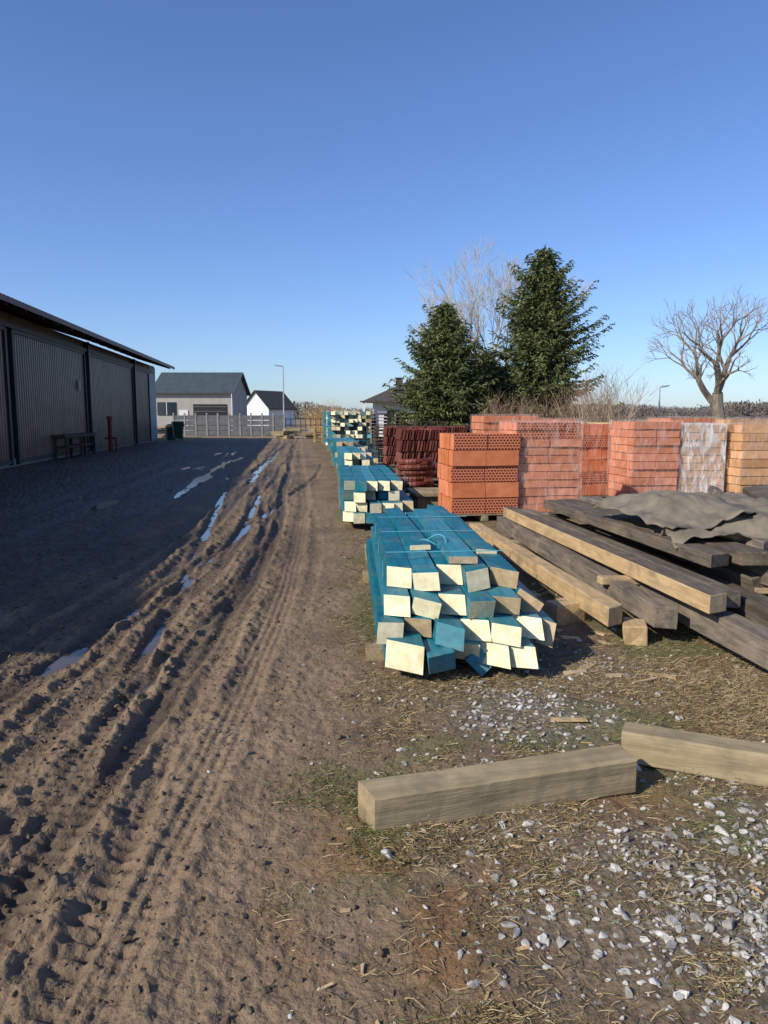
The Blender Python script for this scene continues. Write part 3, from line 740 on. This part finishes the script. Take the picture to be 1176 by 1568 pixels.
def lamp(x,Y,h,side,arm):
    mb=MB(); mb.tube((0,0,0),(0,0,.5),.12,.12,10,0,True); mb.tube((0,0,.5),(0,0,h),.075,.045,10,0,True)
    mb.tube((0,0,h),(arm*side,0,h+.12),.035,.03,8,0)
    mb.box((arm*side+.25*side,0,h+.12),(.62,.28,.10),1,roll=-.15*side); mb.box((arm*side+.25*side,0,h+.06),(.46,.2,.04),2,roll=-.15*side)
    mb.build('street_lamp',[M_galv,M_galv,M_white],(x,Y,0),bevel=.01)
lamp(-9.4,70,6.2,-1,.2); lamp(22.1,60,3.9,1,.15)

# ------------------------------------------------------------------ trees
def spruce(x,Y,Ht,R,seed,lean=0,lop=.18):
    r=np.random.default_rng(seed)
    mb=MB()
    segs=10
    for i in range(segs):
        a,b_=i/segs,(i+1)/segs
        mb.tube((lean*a,0,Ht*a*.985),(lean*b_,0,Ht*b_*.985),.24*(1-a)+.02,.24*(1-b_)+.02,8,1)
    D=[];A=[]
    z=.15
    while z<Ht*.985:
        t=z/Ht
        prof=R*(1-t)**.74*(.92 if t<.10 else 1)
        nb=int(9+6*(1-t))
        wh=r.uniform(.74,1.12)
        for k in range(nb):
            az=2*math.pi*(k+r.random()*.9)/nb
            lobe=.90+lop*math.sin(az*2+seed)+.14*math.sin(t*11+az*3+seed)
            L=prof*wh*lobe*r.uniform(.55,1.2)+.12
            if r.random()<.08: L*=1.3
            dr=np.array([math.cos(az),math.sin(az)]); rise=.5*t-.04+r.uniform(-.12,.14)
            droop=-.34*(1-t)
            nst=max(3,int(L/.18))
            pprev=None
            for s_ in range(nst):
                s=(s_+.6)/nst; rr=L*s
                zz=z+rise*rr+droop*rr*s+.26*rr*s*s*s
                p=np.array([lean*t+dr[0]*rr,dr[1]*rr,zz])
                if pprev is not None and s_%3==0:
                    mb.tube(pprev,p,.02,.012,3,1); pprev=p
                if pprev is None: pprev=p
                if s<.22 and r.random()<.4: continue
                tl=min(.75,.48*L)*(1.1-s*.7)
                for sd in (-1,1):
                    aa=az+sd*r.uniform(.5,1.1)
                    td=np.array([math.cos(aa),math.sin(aa),r.uniform(-.6,.1)])
                    nk=max(2,int(tl/.12))
                    for q in range(nk):
                        c=p+td*tl*(q+.5)/nk+r.normal(0,.04,3)
                        D.append(c); A.append(td+r.normal(0,.4,3)-np.array([0,0,.35*(q/nk)]))
                D.append(p); A.append(np.array([dr[0],dr[1],.1]))
        z+=Ht*.019*r.uniform(.8,1.3)*(1.1-.5*t)+.02
    for i in range(30):
        D.append(np.array([lean+r.normal(0,.05),r.normal(0,.05),Ht*r.uniform(.93,1.02)])); A.append(np.array([r.normal(0,.5),r.normal(0,.5),1]))
    D=np.array(D);A=np.array(A); A/=np.linalg.norm(A,axis=1)[:,None]; n=len(D)
    up=r.normal(size=(n,3)); S_=np.cross(A,up); S_/=np.linalg.norm(S_,axis=1)[:,None]
    l=r.uniform(.10,.22,n)[:,None]; w=r.uniform(.03,.065,n)[:,None]
    V2=np.stack([D-A*l,D+S_*w,D+A*l,D-S_*w],1).reshape(-1,3); F=np.arange(n*4).reshape(-1,4)
    o0=len(V2); tv=np.array(mb.v)
    tq=np.array([f for f in mb.f if len(f)==4]).reshape(-1,4)
    V3=np.concatenate([V2,tv]); F3=np.concatenate([F,tq+o0]); mi=np.concatenate([np.zeros(n,int),np.ones(len(tq),int)])
    o=np_mesh('spruce_tree',V3,F3,[M_needle,M_bark],mi); o.location=(x,Y,0); return n
spruce(4.0,50,8.9,4.4,3)
spruce(10.5,51,12.7,5.4,9,.2)
spruce(7.4,54,6.0,3.2,14)

def bare_tree(name,x,Y,Ht,seed,mats,r0=.22,depth=6,spread=.55,first=.28,up=.12,fork=3,twist=.25,thin=.58,rmin=.006):
    r=random.Random(seed); mb=MB()
    def br(p,d,L,rad,dep):
        ns=3; q=p
        pts=[]
        for i in range(ns):
            d=(d+Vector((r.uniform(-1,1),r.uniform(-1,1),r.uniform(-.6,1)))*twist*.5+Vector((0,0,up*.4))).normalized()
            nx=q+d*(L/ns); ra=rad*(1-.3*i/ns); rb=rad*(1-.3*(i+1)/ns)
            mb.tube(q,nx,ra,rb,7 if dep>depth-2 else (4 if dep>2 else 3),0 if dep>depth-3 else 1); q=nx; pts.append((q,rb,d))
        if dep==0: return
        k=fork if dep>1 else fork+1
        ph=r.uniform(0,6.28)
        for j in range(k):
            pp,rr,dd=pts[-1] if j<2 else pts[r.choice([0,1,1])]
            a=dd.orthogonal().normalized(); a=Matrix.Rotation(ph+j*2*math.pi/k+r.uniform(-.4,.4),3,dd)@a
            nd_=(dd+a*spread*r.uniform(.6,1.35)).normalized()
            br(pp,nd_,L*r.uniform(.62,.84),max(rr*(.78 if j==0 else thin),rmin),dep-1)
    br(Vector((0,0,-.1)),Vector((r.uniform(-.05,.05),0,1)).normalized(),Ht*first,r0,depth)
    zs=max(v[2] for v in mb.v); k=Ht/zs
    mb.v=[(a*k,b_*k,c_*k) for a,b_,c_ in mb.v]
    return mb.build(name,mats,(x,Y,0))
bare_tree('bare_birch_tree',4.6,62,13.0,5,[M_barkl,M_barkl],.24,6,.42,.30,.2,3,.25,.6,.014)
bare_tree('bare_birch_tree',8.6,63,16.2,8,[M_barkl,M_barkl],.32,6,.42,.30,.2,3,.25,.6,.014)
bare_tree('bare_birch_tree',11.0,66,14.5,12,[M_barkl,M_barkl],.26,6,.42,.30,.2,3,.25,.6,.014)
bare_tree('bare_willow_tree',7.6,57,7.0,15,[M_twig,M_twig],.14,6,.45,.22,.25)
bare_tree('bare_oak_tree',27.2,60,11.8,31,[M_barko,M_barko],.46,6,.62,.25,.10,3,.3,.66,.010)
def shrub(name,x,Y,h,w,n,seed,mats,lean=.0):
    r=random.Random(seed); mb=MB()
    for i in range(n):
        a=r.uniform(0,6.28); q=Vector((r.uniform(-w,w)*.35,r.uniform(-w,w)*.25,0)); L=h*r.uniform(.6,1)
        d=Vector((math.cos(a)*r.uniform(.1,.75),math.sin(a)*r.uniform(.1,.6),1)).normalized()
        for s in range(4):
            d=(d+Vector((r.uniform(-.25,.25),r.uniform(-.25,.25),.08))).normalized(); nx=q+d*L/4
            mb.tube(q,nx,.018*(1-s*.2),.018*(.8-s*.2)+.002,3,0)
            for t in range(2):
                dd=(d+Vector((r.uniform(-.9,.9),r.uniform(-.9,.9),.2))).normalized(); e_=nx+dd*L*.22
                mb.tube(nx,e_,.008,.005,3,1)
                d3=(dd+Vector((r.uniform(-.7,.7),r.uniform(-.7,.7),.2))).normalized(); mb.tube(e_,e_+d3*L*.12,.005,.004,3,1)
            q=nx
    mb.build(name,mats,(x,Y,0))
shrub('bare_shrub',11.0,38,3.6,3.4,80,2,[M_barkl,M_twig]); shrub('bare_shrub',9.6,40,2.6,3,60,3,[M_twig,M_twig]); shrub('bare_shrub',12.6,44,3.2,3.4,60,4,[M_barkl,M_twig])
shrub('bare_shrub',7.6,45,2.6,3.5,90,6,[M_twig,M_twig]); shrub('bare_shrub',-6.2,75,3.0,5,60,7,[M_yellow,M_yellow])
for i,(sx_,sy_) in enumerate(((15,70),(19,75),(24,72))): shrub('bare_shrub',sx_,sy_,2.0,7,40,20+i,[M_twig,M_twig])

def woods(name,x0,x1,Y0,Y1,h0,h1,n,seed,mat=None):
    r=np.random.default_rng(seed)
    X=r.uniform(x0,x1,n); Yv=r.uniform(Y0,Y1,n)
    env=h0+(h1-h0)*fbm((X)*.03,X*0+seed,4,seed+50)
    k=40; c=np.repeat(np.stack([X,Yv,env*0],-1),k,0); e=np.repeat(env*r.uniform(.75,1.1,n),k)
    t=r.random(n*k); w=e*.20
    c[:,0]+=r.normal(0,1,n*k)*w; c[:,1]+=r.normal(0,1,n*k)*w; c[:,2]=e*(t**.8)
    s=e*.045*r.uniform(.5,1.5,n*k)
    a=r.normal(size=(n*k,3)); a[:,2]=np.abs(a[:,2])*2+.5; a/=np.linalg.norm(a,axis=1)[:,None]; b_=np.cross(a,r.normal(size=(n*k,3))); b_/=np.linalg.norm(b_,axis=1)[:,None]
    V=np.stack([c-a*s[:,None]*1.6,c+b_*s[:,None]*.7,c+a*s[:,None]*1.6,c-b_*s[:,None]*.7],1).reshape(-1,3)
    np_mesh(name,V,np.arange(n*k*4).reshape(-1,4),[mat or M_far])
woods('distant_woods',60,330,330,370,3,9,1500,1)
woods('distant_woods',-130,60,480,540,4,13,600,2)
woods('distant_woods',30,260,200,240,.6,2.2,1500,4)
woods('distant_woods',-450,-130,400,460,5,11,300,5)

# ------------------------------------------------------------------ light, sky, camera
el=math.radians(34); az=math.radians(234)
w=bpy.data.worlds.new('World'); scene.world=w; w.use_nodes=True; nt=w.node_tree
bg=nt.nodes['Background']; sk=nt.nodes.new('ShaderNodeTexSky'); sk.sky_type='NISHITA'; sk.sun_disc=False
sk.sun_elevation=el; sk.sun_rotation=az; sk.air_density=1.0; sk.dust_density=.5; sk.ozone_density=2.6; sk.altitude=100
tint=mixc(nt,1.0,sk.outputs[0],(.84,1.0,1.36),'MULTIPLY')
nt.links.new(tint,bg.inputs[0]); bg.inputs[1].default_value=.118
sd=bpy.data.lights.new('sun','SUN'); sd.energy=5.0; sd.angle=math.radians(.53); sd.color=(1,.93,.80)
so=bpy.data.objects.new('sun',sd); col.objects.link(so)
dirv=Vector((math.sin(az)*math.cos(el),math.cos(az)*math.cos(el),math.sin(el)))
so.rotation_euler=dirv.to_track_quat('Z','Y').to_euler(); so.location=(-20,-20,30)
cd=bpy.data.cameras.new('camera'); cd.lens=26; cd.sensor_width=36; cd.clip_end=9000; cd.clip_start=.05
co=bpy.data.objects.new('camera',cd); col.objects.link(co); co.location=(0,0,1.6); co.rotation_euler=(math.radians(90-7.35),0,0)
scene.camera=co
scene.view_settings.view_transform='Standard'; scene.view_settings.look='None'; scene.view_settings.exposure=0
